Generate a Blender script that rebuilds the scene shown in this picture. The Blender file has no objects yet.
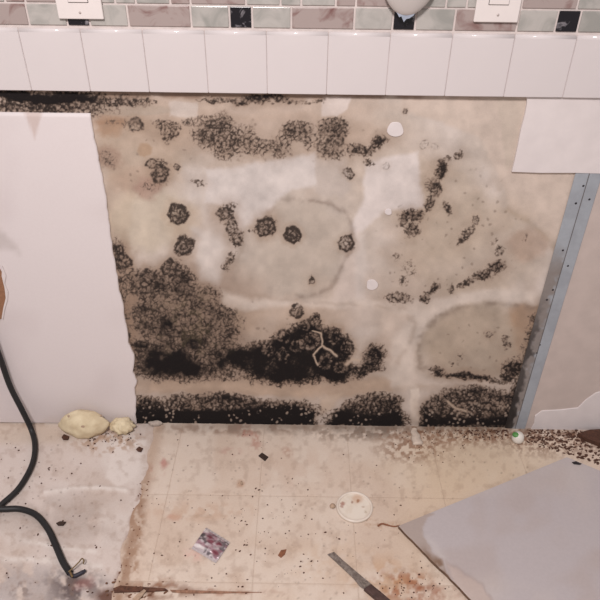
import bpy, bmesh, math, random
import numpy as np
from mathutils import Vector, Matrix

# ------------------------------------------------------------------ camera, world, lights
scene = bpy.context.scene
C = scene.collection
F, PITCH, YAW, ROLL = 626.16, 0.604722, -0.001408, 0.012954
CAM = np.array([0.0, -1.17011, 1.20972])
cp, sp = math.cos(PITCH), math.sin(PITCH)
FWD = np.array([math.sin(YAW)*cp, math.cos(YAW)*cp, -sp])
R0 = np.array([math.cos(YAW), -math.sin(YAW), 0.0])
U0 = np.cross(R0, FWD)
RGT = math.cos(ROLL)*R0 + math.sin(ROLL)*U0
UPV = -math.sin(ROLL)*R0 + math.cos(ROLL)*U0
cd = bpy.data.cameras.new('camera'); cam = bpy.data.objects.new('camera', cd); C.objects.link(cam)
cd.sensor_fit = 'HORIZONTAL'; cd.sensor_width = 36.0; cd.lens = F/600*36.0
cd.clip_start = 0.02
cam.matrix_world = Matrix(((RGT[0], UPV[0], -FWD[0], CAM[0]), (RGT[1], UPV[1], -FWD[1], CAM[1]),
                           (RGT[2], UPV[2], -FWD[2], CAM[2]), (0, 0, 0, 1)))
scene.camera = cam

world = bpy.data.worlds.new('room_light'); scene.world = world; world.use_nodes = True
bg = world.node_tree.nodes['Background']
bg.inputs[0].default_value = (1.0, 0.94, 0.93, 1); bg.inputs[1].default_value = 0.38

def area_light(name, loc, target, size, power, col):
    l = bpy.data.lights.new(name, 'AREA'); l.shape = 'DISK'; l.size = size; l.energy = power; l.color = col
    o = bpy.data.objects.new(name, l); C.objects.link(o); o.location = loc
    o.rotation_euler = (Vector(target)-Vector(loc)).to_track_quat('-Z', 'Y').to_euler()
    return o
area_light('ceiling_lamp', (-0.28, -1.60, 2.25), (-0.15, -0.1, 0.35), 0.36, 43, (1.0, 0.935, 0.92))

vs = scene.view_settings
vs.view_transform = 'Standard'; vs.look = 'None'; vs.exposure = 0.0; vs.gamma = 1.0; vs.use_curve_mapping = False

# ------------------------------------------------------------------ helpers
def ray(px, py): return FWD*F + RGT*(px-300) + UPV*(300-py)
def wpt(px, py, y=0.0):
    d = ray(px, py); return CAM + d*((y-CAM[1])/d[1])
def fpt(px, py, z=0.0):
    d = ray(px, py); return CAM + d*((z-CAM[2])/d[2])
def proj(X, Y, Z):
    dx, dy, dz = X-CAM[0], Y-CAM[1], Z-CAM[2]
    w = dx*FWD[0]+dy*FWD[1]+dz*FWD[2]
    return 300+F*(dx*RGT[0]+dy*RGT[1]+dz*RGT[2])/w, 300-F*(dx*UPV[0]+dy*UPV[1]+dz*UPV[2])/w

def lin(c):
    c = np.asarray(c, float)/255.0
    return np.where(c <= 0.04045, c/12.92, ((c+0.055)/1.055)**2.4)

def h2(ix, iy, seed):
    n = (ix.astype(np.int64)*374761393 + iy.astype(np.int64)*668265263 + seed*1274126177) & 0xffffffff
    n = ((n ^ (n >> 13))*1274126177) & 0xffffffff
    n = ((n ^ (n >> 16))*2246822519) & 0xffffffff
    return ((n ^ (n >> 15)) & 0xffffff)/float(0xffffff)
def vn(x, y, seed):
    ix, iy = np.floor(x), np.floor(y); fx, fy = x-ix, y-iy
    fx = fx*fx*(3-2*fx); fy = fy*fy*(3-2*fy)
    a, b = h2(ix, iy, seed), h2(ix+1, iy, seed); c, d = h2(ix, iy+1, seed), h2(ix+1, iy+1, seed)
    return (a+(b-a)*fx)*(1-fy)+(c+(d-c)*fx)*fy
def fbm(x, y, scale, seed, octv=3):
    s, a, t = 0, 1.0, 0
    for o in range(octv):
        s = s+a*vn(x/scale*2**o, y/scale*2**o, seed+o*17); t += a; a *= 0.5
    return s/t
def worley(x, y, cell, seed):
    gx, gy = x/cell, y/cell; ix, iy = np.floor(gx), np.floor(gy)
    f1 = np.full(x.shape, 9.0); f2 = np.full(x.shape, 9.0)
    for i in (-1, 0, 1):
        for j in (-1, 0, 1):
            cx, cy = ix+i, iy+j
            d = np.hypot(cx+h2(cx, cy, seed)-gx, cy+h2(cx, cy, seed+5)-gy)
            f2 = np.minimum(f2, np.maximum(f1, d)); f1 = np.minimum(f1, d)
    return f1, f2
def ss(a, b, x):
    t = np.clip((x-a)/(b-a), 0, 1); return t*t*(3-2*t)
def polysd(x, y, pts):                      # signed distance, negative inside
    d = np.full(x.shape, 1e9); ins = np.zeros(x.shape, bool); n = len(pts)
    for i in range(n):
        x0, y0 = pts[i]; x1, y1 = pts[(i+1) % n]
        ex, ey = x1-x0, y1-y0
        t = np.clip(((x-x0)*ex+(y-y0)*ey)/(ex*ex+ey*ey+1e-9), 0, 1)
        d = np.minimum(d, np.hypot(x-x0-t*ex, y-y0-t*ey))
        if y0 != y1:
            c = ((y0 > y) != (y1 > y)) & (x < ex*(y-y0)/(y1-y0)+x0); ins ^= c
    return np.where(ins, -d, d)
def linesd(x, y, pts):
    d = np.full(x.shape, 1e9)
    for (x0, y0), (x1, y1) in zip(pts[:-1], pts[1:]):
        ex, ey = x1-x0, y1-y0
        t = np.clip(((x-x0)*ex+(y-y0)*ey)/(ex*ex+ey*ey+1e-9), 0, 1)
        d = np.minimum(d, np.hypot(x-x0-t*ex, y-y0-t*ey))
    return d
def ell(x, y, cx, cy, rx, ry, soft=0.35, ang=0.0):
    c, s = math.cos(math.radians(ang)), math.sin(math.radians(ang))
    u, v = (x-cx)*c+(y-cy)*s, -(x-cx)*s+(y-cy)*c
    return 1-ss(1-soft, 1+soft, np.hypot(u/rx, v/ry))
def mix(col, c, f):
    return col*(1-f[..., None])+lin(c)*f[..., None]

# ------------------------------------------------------------------ materials
MATS = {}
def mat(name, rgb=None, rough=0.6, metal=0.0, noise=0.0, nscale=60.0, bump=0.0, attr=False, spec=0.5, rgb2=None):
    if name in MATS: return MATS[name]
    m = bpy.data.materials.new(name); m.use_nodes = True; nt = m.node_tree; b = nt.nodes['Principled BSDF']
    b.inputs['Roughness'].default_value = rough; b.inputs['Metallic'].default_value = metal
    b.inputs['Specular IOR Level'].default_value = spec
    tc = nt.nodes.new('ShaderNodeTexCoord')
    nz = nt.nodes.new('ShaderNodeTexNoise'); nz.inputs['Scale'].default_value = nscale; nz.inputs['Detail'].default_value = 5
    nt.links.new(tc.outputs['Object'], nz.inputs['Vector'])
    mx = nt.nodes.new('ShaderNodeMix'); mx.data_type = 'RGBA'
    if attr:
        at = nt.nodes.new('ShaderNodeAttribute'); at.attribute_name = 'stain'
        mx.blend_type = 'OVERLAY'; mx.inputs['Factor'].default_value = noise
        nt.links.new(at.outputs['Color'], mx.inputs['A']); nt.links.new(nz.outputs['Fac'], mx.inputs['B'])
    else:
        c = lin(rgb); c2 = lin(rgb2) if rgb2 else c*(1-noise)
        mx.inputs['A'].default_value = (*c, 1); mx.inputs['B'].default_value = (*c2, 1)
        rp = nt.nodes.new('ShaderNodeMapRange'); rp.inputs['From Min'].default_value = 0.35; rp.inputs['From Max'].default_value = 0.65
        nt.links.new(nz.outputs['Fac'], rp.inputs['Value']); nt.links.new(rp.outputs['Result'], mx.inputs['Factor'])
    nt.links.new(mx.outputs['Result'], b.inputs['Base Color'])
    if bump:
        bp = nt.nodes.new('ShaderNodeBump'); bp.inputs['Strength'].default_value = bump; bp.inputs['Distance'].default_value = 0.002
        nt.links.new(nz.outputs['Fac'], bp.inputs['Height']); nt.links.new(bp.outputs['Normal'], b.inputs['Normal'])
    MATS[name] = m; return m
def marble(name, base, vein, scale=9.0, rough=0.25, lo=0.5, hi=0.7):
    m = bpy.data.materials.new(name); m.use_nodes = True; nt = m.node_tree; b = nt.nodes['Principled BSDF']
    b.inputs['Roughness'].default_value = rough
    g = nt.nodes.new('ShaderNodeTexCoord')
    oi = nt.nodes.new('ShaderNodeObjectInfo')
    ad = nt.nodes.new('ShaderNodeVectorMath'); ad.operation = 'ADD'
    ml = nt.nodes.new('ShaderNodeMath'); ml.operation = 'MULTIPLY'; ml.inputs[1].default_value = 37.0
    nt.links.new(oi.outputs['Random'], ml.inputs[0])
    nt.links.new(g.outputs['Object'], ad.inputs[0]); nt.links.new(ml.outputs[0], ad.inputs[1])
    nz = nt.nodes.new('ShaderNodeTexNoise'); nz.inputs['Scale'].default_value = scale; nz.inputs['Detail'].default_value = 6
    nz.inputs['Distortion'].default_value = 1.2
    nt.links.new(ad.outputs[0], nz.inputs['Vector'])
    rp = nt.nodes.new('ShaderNodeValToRGB')
    rp.color_ramp.elements[0].position = lo; rp.color_ramp.elements[0].color = (*lin(base), 1)
    rp.color_ramp.elements[1].position = hi; rp.color_ramp.elements[1].color = (*lin(vein), 1)
    nt.links.new(nz.outputs['Fac'], rp.inputs['Fac']); nt.links.new(rp.outputs['Color'], b.inputs['Base Color'])
    MATS[name] = m; return m

M_WALL = mat('stained_plaster', attr=True, rough=0.85, noise=0.12, nscale=420, spec=0.2)
M_MOLD = mat('black_mold', attr=True, rough=0.95, noise=0.15, nscale=600, spec=0.1)
M_FLOOR = mat('dirty_floor', attr=True, rough=0.6, noise=0.12, nscale=260, spec=0.3)
M_VINYL = mat('stained_vinyl', attr=True, rough=0.5, noise=0.12, nscale=260, spec=0.3)
M_PAINT = mat('painted_drywall', attr=True, rough=0.75, noise=0.06, nscale=160, spec=0.25)
M_GYP = mat('gypsum_edge', (196, 180, 166), 0.9, noise=0.2, nscale=200)
M_PLASTER = mat('joint_compound', (222, 213, 212), 0.8, noise=0.06, nscale=30, bump=0.15)
M_TILE = mat('white_glaze', (212, 204, 204), 0.12, noise=0.02, nscale=14, spec=0.28)
M_GROUT = mat('white_grout', (212, 200, 196), 0.9, noise=0.12, nscale=90)
M_GROUTW = mat('old_grout', (204, 191, 187), 0.9, noise=0.2, nscale=60)
M_MARB = marble('brown_marble', (164, 149, 145), (116, 78, 74), 24.0, 0.3, 0.50, 0.72)
M_GLASS = marble('grey_glass_tile', (180, 175, 170), (152, 150, 145), 22.0, 0.18, 0.42, 0.68)
M_BLACK = marble('black_marble', (24, 21, 27), (150, 145, 150), 45.0, 0.25, 0.57, 0.74)
M_PLATE = mat('white_switch_plastic', (226, 217, 214), 0.35, noise=0.02)
M_DARK = mat('dark_slot', (40, 34, 34), 0.8)
M_STEEL = mat('galvanised_steel', attr=True, rough=0.5, noise=0.1, nscale=120)
M_DGREY = mat('dark_grey', (52, 48, 52), 0.6, metal=0.4)
M_CABLE = mat('black_rubber', (26, 25, 27), 0.55, noise=0.1)
M_WIRE = mat('brass_wire', (120, 98, 66), 0.5, metal=0.3)
M_FOAM = mat('yellow_foam', (222, 207, 176), 0.75, noise=0.14, nscale=40, bump=0.3, rgb2=(202, 184, 152))
M_FOIL = mat('printed_foil', attr=True, rough=0.3, metal=0.25, noise=0.1, nscale=300)
M_LID = mat('ivory_plastic', attr=True, rough=0.45, noise=0.05)
M_BLADE = mat('worn_steel', (150, 140, 134), 0.5, metal=0.25, noise=0.3, nscale=160, rgb2=(108, 96, 90))
M_HANDLE = mat('dark_brown_handle', (84, 62, 58), 0.7, noise=0.4, nscale=120)
M_CHIP = mat('brown_chip', (88, 56, 42), 0.8, noise=0.4, nscale=200)
M_CHIP2 = mat('dark_chip', (62, 44, 36), 0.8, noise=0.4, nscale=200)
M_CHIP3 = mat('rust_chip', (142, 92, 66), 0.8, noise=0.3, nscale=200)
M_GREEN = mat('green_paint', (84, 142, 74), 0.5)
M_BEAD = mat('white_bead', (226, 220, 212), 0.4)
M_BAG = mat('white_plastic', (190, 182, 178), 0.4, noise=0.05, nscale=20)
M_TIP = mat('bluish_plastic', (168, 176, 192), 0.35, noise=0.2, nscale=60)
M_CARD = mat('brown_board_core', (156, 112, 84), 0.9, noise=0.2, nscale=150)
M_TAN = mat('tan_crumb', (186, 160, 138), 0.8, noise=0.3, nscale=150)

# ------------------------------------------------------------------ object helpers
def link(name, me, m, parent=None, smooth=False):
    o = bpy.data.objects.new(name, me); C.objects.link(o)
    if m is not None: me.materials.append(m)
    if parent is not None: o.parent = parent
    if smooth:
        for p in me.polygons: p.use_smooth = True
    return o
def bmo(name, bm, m, parent=None, smooth=False):
    me = bpy.data.meshes.new(name); bm.normal_update(); bm.to_mesh(me); bm.free()
    return link(name, me, m, parent, smooth)
def tag(o, label, cat=None, group=None, kind=None):
    if label: o['label'] = label
    if cat: o['category'] = cat
    if group: o['group'] = group
    if kind: o['kind'] = kind
    return o
def empty(name, loc):
    o = bpy.data.objects.new(name, None); C.objects.link(o); o.location = loc; o.empty_display_size = 0.02; return o
def raw_mesh(name, V, Fc, col=None):
    me = bpy.data.meshes.new(name); V = np.asarray(V, np.float32); Fc = np.asarray(Fc, np.int32)
    k = Fc.shape[1]
    me.vertices.add(len(V)); me.vertices.foreach_set('co', V.ravel())
    me.loops.add(Fc.size); me.loops.foreach_set('vertex_index', Fc.ravel())
    me.polygons.add(len(Fc)); me.polygons.foreach_set('loop_start', np.arange(0, Fc.size, k, dtype=np.int32))
    me.polygons.foreach_set('use_smooth', np.ones(len(Fc), bool))
    me.update(calc_edges=True)
    if col is not None:
        a = me.attributes.new('stain', 'FLOAT_COLOR', 'POINT')
        c4 = np.ones((len(V), 4), np.float32); c4[:, :3] = np.clip(col, 0, 1); a.data.foreach_set('color', c4.ravel())
    return me
def set_col(me, fn):
    V = np.empty(len(me.vertices)*3, np.float32); me.vertices.foreach_get('co', V); V = V.reshape(-1, 3).astype(float)
    a = me.attributes.new('stain', 'FLOAT_COLOR', 'POINT'); c4 = np.ones((len(V), 4), np.float32)
    c4[:, :3] = np.clip(fn(V), 0, 1); a.data.foreach_set('color', c4.ravel())
def gridfaces(nx, ny):
    i = np.arange(nx-1); j = np.arange(ny-1); I, J = np.meshgrid(i, j); a = (J*nx+I).ravel()
    return np.stack([a, a+1, a+1+nx, a+nx], 1)
def box(bm, x0, x1, y0, y1, z0, z1, bev=0.0, seg=2):
    v = [bm.verts.new(p) for p in ((x0, y0, z0), (x1, y0, z0), (x1, y1, z0), (x0, y1, z0), (x0, y0, z1), (x1, y0, z1), (x1, y1, z1), (x0, y1, z1))]
    fs = [bm.faces.new([v[i] for i in q]) for q in ((3, 2, 1, 0), (4, 5, 6, 7), (0, 1, 5, 4), (1, 2, 6, 5), (2, 3, 7, 6), (3, 0, 4, 7))]
    if bev:
        es = {e for f in fs for e in f.edges}
        bmesh.ops.bevel(bm, geom=list(es), offset=bev, segments=seg, profile=0.5, affect='EDGES')
def prism(bm, pts, vec, bev=0.0):                     # extrude polygon (3d pts) by vec
    v = [bm.verts.new(p) for p in pts]; f = bm.faces.new(v)
    r = bmesh.ops.extrude_face_region(bm, geom=[f]); nv = [g for g in r['geom'] if isinstance(g, bmesh.types.BMVert)]
    bmesh.ops.translate(bm, vec=vec, verts=nv)
    bmesh.ops.recalc_face_normals(bm, faces=bm.faces[:])
    if bev:
        es = [e for e in bm.edges if len(e.link_faces) == 2 and all(x in nv for x in e.verts)]
        bmesh.ops.bevel(bm, geom=es, offset=bev, segments=2, profile=0.5, affect='EDGES')
def tube(bm, pts, radii, n=12, cap=True):
    pts = [Vector(p) for p in pts]; rings = []; prev = None
    for i, p in enumerate(pts):
        t = (pts[min(i+1, len(pts)-1)]-pts[max(i-1, 0)]).normalized()
        if prev is None:
            a = Vector((0, 0, 1)) if abs(t.z) < 0.9 else Vector((1, 0, 0)); u = t.cross(a).normalized()
        else:
            u = (prev-t*prev.dot(t)).normalized()
        prev = u; w = t.cross(u); r = radii[i] if hasattr(radii, '__len__') else radii
        rings.append([bm.verts.new(p+(u*math.cos(2*math.pi*k/n)+w*math.sin(2*math.pi*k/n))*r) for k in range(n)])
    for a, b in zip(rings[:-1], rings[1:]):
        for k in range(n): bm.faces.new((a[k], a[(k+1) % n], b[(k+1) % n], b[k]))
    if cap: bm.faces.new(rings[0][::-1]); bm.faces.new(rings[-1])
def spline(pts, n=10):
    P = [np.array(p, float) for p in pts]; P = [2*P[0]-P[1]]+P+[2*P[-1]-P[-2]]; out = []
    for i in range(1, len(P)-2):
        for k in range(n):
            t = k/n; a, b, c, d = P[i-1], P[i], P[i+1], P[i+2]
            out.append(0.5*((2*b)+(-a+c)*t+(2*a-5*b+4*c-d)*t*t+(-a+3*b-3*c+d)*t**3))
    out.append(P[-2]); return out
def lathe(bm, prof, n=40, center=(0, 0, 0), closed_top=True):
    rings = []
    for r, z in prof:
        if r < 1e-6: rings.append([bm.verts.new((center[0], center[1], center[2]+z))]); continue
        rings.append([bm.verts.new((center[0]+r*math.cos(2*math.pi*k/n), center[1]+r*math.sin(2*math.pi*k/n), center[2]+z)) for k in range(n)])
    for a, b in zip(rings[:-1], rings[1:]):
        for k in range(n):
            q = []
            for v in (a[k % len(a)], a[(k+1) % len(a)], b[(k+1) % len(b)], b[k % len(b)]):
                if v not in q: q.append(v)
            if len(q) > 2: bm.faces.new(q)
    bmesh.ops.recalc_face_normals(bm, faces=bm.faces[:])

# ------------------------------------------------------------------ THE MOULDY WALL
TB = 0.8676            # underside of the white tile row
X0, X1 = -0.80, 0.66
STEP = 0.00135

def rosettes():
    return [  # x, y, radius, strength
        (178, 215, 11, .9), (184, 246, 11, .9), (118, 252, 9, .9), (124, 262, 9, .8), (150, 277, 9, .8), (170, 268, 10, .8),
        (266, 226, 11, .9), (293, 235, 8.5, 1.0), (346, 243, 8.5, .75), (348, 172, 6, .6), (386, 166, 4.5, .3),
        (160, 174, 10, .75), (151, 164, 6, .6), (136, 124, 8, .6), (177, 167, 4, .6), (330, 130, 9, .6), (338, 142, 8, .65), (323, 148, 7, .55),
        (224, 214, 8, .7), (232, 227, 8, .7), (297, 311, 7.5, .75), (312, 281, 4, .7), (316, 322, 6, .9), (310, 342, 12, 1), (334, 338, 10, 1),
        (325, 362, 11, 1), (346, 347, 8, 1), (297, 346, 9, .9), (283, 355, 9, .9), (284, 337, 9, .7), (268, 350, 9, .8), (305, 326, 7, .7),
        (340, 366, 8, .9), (476, 220, 4.5, .5), (490, 335, 4, .45), (405, 112, 3, .6), (450, 402, 11, .8), (470, 405, 12, .8), (490, 403, 9, .7), (432, 405, 8, .7),
        (150, 320, 12, .6), (205, 330, 12, .6), (225, 322, 11, .6), (180, 320, 12, .55), (218, 352, 12, .7), (372, 357, 8, .8), (424, 145, 5, .3), (434, 147, 4, .25)]
CENTRAL = [(225, 352), (245, 342), (266, 338), (282, 329), (300, 321), (312, 315), (322, 324), (335, 327), (350, 335), (356, 350), (352, 361), (362, 362), (368, 351),
           (385, 347), (389, 350), (382, 368), (370, 375), (350, 376), (330, 380), (300, 385), (270, 381), (240, 376), (220, 372)]
LOWLEFT = [(122, 268), (150, 266), (178, 255), (192, 268), (205, 284), (220, 286), (218, 298), (240, 308), (242, 340), (236, 375), (190, 380), (150, 378), (136, 350), (130, 310)]
BOTL = [(134, 392), (160, 396), (200, 392), (230, 392), (270, 399), (300, 402), (318, 408), (318, 430), (134, 430)]
BOTM = [(324, 420), (332, 408), (345, 398), (365, 393), (395, 394), (404, 400), (408, 430), (322, 430)]
BOTR = [(415, 430), (417, 408), (426, 396), (442, 388), (470, 385), (500, 388), (530, 392), (530, 432)]

def wall_fields(x, y):
    wx = (fbm(x, y, 14, 3)-.5)*9+(fbm(x, y, 4, 9)-.5)*4
    wy = (fbm(x, y, 14, 23)-.5)*9+(fbm(x, y, 4, 29)-.5)*4
    u, v = x+wx, y+wy
    # ---- wall tone
    col = np.ones(x.shape+(3,))*lin((199, 186, 176))
    col = mix(col, (210, 199, 193), .7*ss(.45, .7, fbm(x, y, 60, 41)))
    col = mix(col, (188, 172, 160), .55*ss(.5, .75, fbm(x, y, 28, 51)))
    # drier area to the right of the water line
    dry = [(400, 90), (402, 112), (440, 121), (480, 136), (495, 166), (509, 205), (538, 224), (553, 242), (560, 250), (700, 250), (700, 90)]
    sd = polysd(x+wx*.6, y+wy*.6, dry)
    col = mix(col, (205, 189, 177), 1-ss(-3, 3, sd))
    col = mix(col, (160, 138, 115), .55*np.exp(-((sd-3)/4.5)**2)*ss(150, 215, y)*ss(.25, .6, fbm(x, y, 18, 77)))
    sd2 = polysd(x+wx*.4, y+wy*.4, [(497, 96), (560, 96), (560, 170), (505, 170)])
    col = mix(col, (197, 183, 170), .7*(1-ss(-2, 2, sd2)))
    # large soft tan damp fields
    for cx, cy, rx, ry, c, s in ((300, 250, 62, 52, (188, 175, 163), .75), (480, 342, 62, 40, (178, 161, 144), .85), (530, 330, 18, 34, (168, 138, 112), .5), (400, 170, 60, 60, (196, 180, 166), .4),
                                 (140, 150, 50, 42, (184, 164, 146), .75), (120, 118, 30, 8, (150, 122, 102), .6), (165, 128, 26, 14, (164, 142, 124), .6), (118, 205, 14, 40, (188, 166, 148), .6), (185, 232, 20, 28, (184, 164, 148), .5), (140, 180, 26, 16, (170, 146, 130), .5), (150, 220, 45, 30, (202, 188, 168), .6), (470, 250, 75, 55, (186, 168, 150), .6),
                                 (450, 215, 40, 50, (192, 175, 158), .6), (270, 385, 150, 10, (178, 154, 134), .7), (190, 300, 75, 40, (150, 128, 112), .65),
                                 (180, 335, 72, 50, (126, 106, 92), .8), (125, 310, 12, 70, (150, 124, 104), .75), (290, 320, 60, 22, (190, 168, 150), .6),
                                 (370, 300, 60, 30, (190, 173, 160), .5), (270, 135, 130, 24, (184, 163, 147), .7), (110, 122, 16, 14, (160, 122, 92), .6),
                                 (230, 108, 150, 14, (192, 172, 157), .7), (147, 188, 14, 12, (166, 128, 118), .5), (108, 157, 13, 12, (140, 108, 94), .5),
                                 (145, 150, 7, 6, (158, 124, 92), .5), (415, 190, 28, 40, (190, 172, 155), .5), (528, 245, 20, 16, (174, 146, 128), .5),
                                 (530, 318, 22, 14, (170, 138, 112), .45), (400, 340, 20, 30, (206, 190, 178), .6)):
        col = mix(col, c, s*ell(u, v, cx, cy, rx, ry, .3))
    # pale paint remnants
    for pts, c, s, sf in (([(205, 168), (240, 166), (285, 158), (316, 152), (318, 186), (292, 190), (280, 197), (268, 212), (246, 226), (238, 236), (232, 225), (222, 205), (205, 203)], (212, 203, 199), .9, 3),
                      ([(316, 160), (346, 160), (350, 190), (340, 198), (316, 192)], (194, 182, 174), .8, 3),
                      ([(366, 165), (380, 158), (418, 152), (424, 205), (412, 212), (388, 208), (372, 222), (352, 240), (350, 225), (362, 205)], (216, 206, 202), .95, 3),
                      ([(185, 168), (204, 168), (206, 200), (186, 202)], (212, 202, 196), .7, 6),
                      ([(192, 228), (222, 236), (226, 262), (218, 284), (200, 278), (194, 255)], (208, 198, 192), .85, 5),
                      ([(170, 102), (197, 103), (197, 117), (171, 116)], (208, 196, 188), .9, 1.5),
                      ([(322, 96), (352, 96), (347, 108), (338, 116), (322, 115)], (216, 204, 198), .9, 1.5),
                      ([(346, 240), (358, 232), (362, 300), (374, 305), (330, 306), (338, 280)], (208, 194, 186), .7, 5),
                      ([(355, 236), (366, 232), (366, 300), (355, 300)], (210, 200, 194), .6, 4),
                      ([(222, 290), (250, 300), (300, 298), (345, 300), (400, 302), (440, 298), (490, 288), (538, 292), (534, 304), (490, 300), (455, 306), (430, 322), (412, 350), (416, 388), (388, 388), (392, 340), (412, 318), (380, 308), (300, 306), (245, 310), (222, 306)], (212, 199, 189), .85, 4),
                      ([(150, 380), (240, 382), (300, 388), (390, 380), (392, 392), (330, 398), (300, 398), (230, 390), (150, 391)], (190, 168, 150), .75, 3),
                      ([(320, 398), (344, 392), (330, 410), (322, 414)], (206, 186, 168), .8, 3),
                      ([(410, 390), (418, 388), (419, 430), (411, 430)], (220, 207, 196), 1.0, 1.5),
                      ([(408, 384), (520, 386), (522, 380), (500, 383), (430, 378), (412, 372)], (208, 194, 184), .7, 2)):
        q = polysd(x+wx*.45, y+wy*.45, pts)
        col = mix(col, c, s*(1-ss(-sf, sf, q)))
    # grey-brown tide lines round the damp fields
    for pts, c, s, w in (([(268, 214), (281, 198), (305, 200), (330, 203), (349, 213), (353, 240), (345, 262), (330, 288), (300, 297)], (140, 124, 114), .6, 3),
                      ([(440, 374), (421, 366), (419, 338), (437, 317), (468, 306), (500, 303), (536, 308)], (132, 116, 104), .65, 3.2),
                      ([(250, 296), (285, 300), (335, 303), (400, 310), (414, 324), (410, 345), (396, 362)], (166, 148, 134), .4, 2.5),
                      ([(240, 207), (236, 225), (242, 245), (238, 262)], (160, 145, 132), .35, 3)):
        d = linesd(x+wx*.6, y+wy*.6, pts); col = mix(col, c, s*np.exp(-(d/w)**2)*ss(.2, .6, fbm(x, y, 12, 61)))
    # broken brown band along the top edge
    col = mix(col, (124, 96, 80), .75*ss(101, 96, y+(fbm(x, y, 10, 5)-.5)*5)*ss(.25, .5, fbm(x, y, 26, 8))*(x > 95)*ss(520, 380, x))
    col = mix(col, (170, 158, 146), .6*ell(x, y, 130, 110, 42, 6, .2))
    # fine blotching of the damp paper
    mot = (fbm(x, y, 9, 961, 4)-.5)*.30+(fbm(x, y, 26, 971, 2)-.5)*.22
    col = col*np.clip(.955+mot, .7, 1.15)[..., None]
    # ---- mould density
    D = np.zeros(x.shape); haze = np.zeros(x.shape)
    def add(f): np.maximum(D, f, out=D)
    for pts, s, sf in ((CENTRAL, .98, 10), (BOTL, 1.0, 8), (BOTM, 1.0, 8), (BOTR, .97, 8), (LOWLEFT, .72, 16)):
        q = polysd(x+wx*.8, y+wy*.8, pts); add(s*(1-ss(-sf, sf*.6, q))); haze = np.maximum(haze, .9*(1-ss(-8, 13, q)))
    for cx, cy, rx, ry, s, a in (  # soft ellipses
        (45, 97, 75, 7, 1.0, 2), (40, 108, 70, 8, .78, 0), (112, 102, 45, 3.5, .7, 2), (95, 100, 16, 4, .8, 0),
        (260, 100, 44, 3.2, .78, 0), (262, 98, 24, 2.5, .9, 0), (220, 101, 24, 2, .65, 0), (214, 117, 18, 2, .5, 0), (310, 102, 14, 2, .5, 0),
        (208, 133, 17, 15, .62, 0), (224, 136, 14, 20, .7, 0), (244, 140, 14, 14, .62, 0), (262, 149, 18, 8, .6, -5), (236, 152, 26, 6, .5, 0), (296, 132, 14, 10, .72, -12), (280, 146, 14, 10, .55, -20),
        (334, 130, 17, 13, .7, 0), (333, 148, 14, 11, .62, 0), (312, 140, 10, 8, .45, 0), (362, 152, 13, 6, .74, 8), (378, 144, 12, 6, .78, -38), (368, 163, 5, 3, .6, 0),
        (168, 124, 14, 5, .58, 15), (170, 134, 9, 8, .62, 0), (122, 122, 22, 7, .36, 0), (190, 120, 10, 4, .4, 0), (108, 157, 10, 10, .4, 0), (150, 185, 14, 8, .36, 0), (196, 181, 8, 3, .5, 10),
        (227, 218, 9, 12, .66, -25), (236, 236, 6, 11, .66, 0), (230, 262, 5, 11, .5, 25), (206, 292, 14, 7, .7, 0),
        (118, 256, 9, 16, .78, -10), (128, 285, 14, 12, .58, 0),
        (143, 343, 11, 5.5, 1.0, 0), (190, 354, 52, 22, .80, 0), (170, 366, 36, 12, .88, 0), (225, 362, 22, 14, .86, 0), (160, 328, 26, 12, .78, 0), (215, 322, 24, 14, .76, 0), (163, 338, 14, 9, .86, 0), (182, 362, 28, 15, .97, 0), (160, 366, 20, 10, .85, 0), (212, 362, 20, 12, .82, 0), (242, 358, 20, 13, 1.0, 0), (165, 350, 28, 10, .8, 0),
        (140, 414, 8, 14, 1.0, 0), (280, 412, 40, 10, 1.0, 0), (200, 415, 60, 9, .98, 0), (375, 353, 11, 8, .95, -25), (366, 371, 16, 4, .85, -10), (290, 370, 60, 12, 1.0, 0), (330, 373, 30, 7, .98, 0),
        (440, 172, 6, 10, .8, 15), (434, 186, 7, 9, .78, 15), (428, 203, 4, 10, .74, 12), (413, 215, 11, 5, .82, -20), (413, 229, 8, 7, .72, 20), (404, 222, 6, 5, .68, 0), (446, 208, 4, 8, .7, -20), (458, 155, 4, 5, .62, 30), (449, 160, 4, 4, .55, 0),
        (466, 234, 4, 12, .66, 42), (494, 239, 5, 3, .52, -20), (500, 250, 6, 5, .5, 0), (524, 237, 3, 5, .42, 20), (497, 266, 9, 6, .82, -20), (482, 275, 12, 5, .78, -22), (466, 282, 9, 4, .7, -15), (452, 287, 5, 5, .5, 0),
        (434, 290, 5, 7, .72, 30), (425, 298, 6, 6, .78, 0), (398, 300, 12, 6, .6, 0), (410, 268, 8, 8, .38, 0), (395, 256, 5, 6, .35, 0), (402, 282, 4, 8, .4, 20),
        (466, 376, 31, 3.6, .9, 9), (440, 371, 8, 4, .8, 10), (515, 369, 12, 9, .85, -20), (508, 346, 4, 4, .55, 0), (490, 336, 3, 3, .5, 0), (528, 340, 5, 20, .5, 12), (534, 318, 5, 6, .75, 0), (508, 375, 6, 8, .8, 0), (520, 405, 10, 28, 1.0, 6), (470, 421, 55, 6, 1.0, 0), (370, 420, 40, 7, 1.0, 0),
        (312, 280, 4, 4, .7, 0), (316, 318, 6, 5, .85, 0), (452, 362, 3, 2, .5, 0), (459, 357, 3, 3, .45, 0), (505, 340, 3, 3, .5, 0),
        (160, 172, 9, 11, .66, -15), (266, 226, 11, 9, .62, -30), (252, 231, 5, 3, .5, 0), (230, 212, 8, 7, .55, 0)):
        add(s*ell(u, v, cx, cy, rx*1.08, ry*1.12, .62, a))
        if y.min() < 600: haze = np.maximum(haze, min(1, s*1.1)*ell(u, v, cx, cy, rx+6, ry+5, .75, a)*(.35+.65*min(1, (rx*ry)/90)))
    soft = D.copy()
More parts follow.
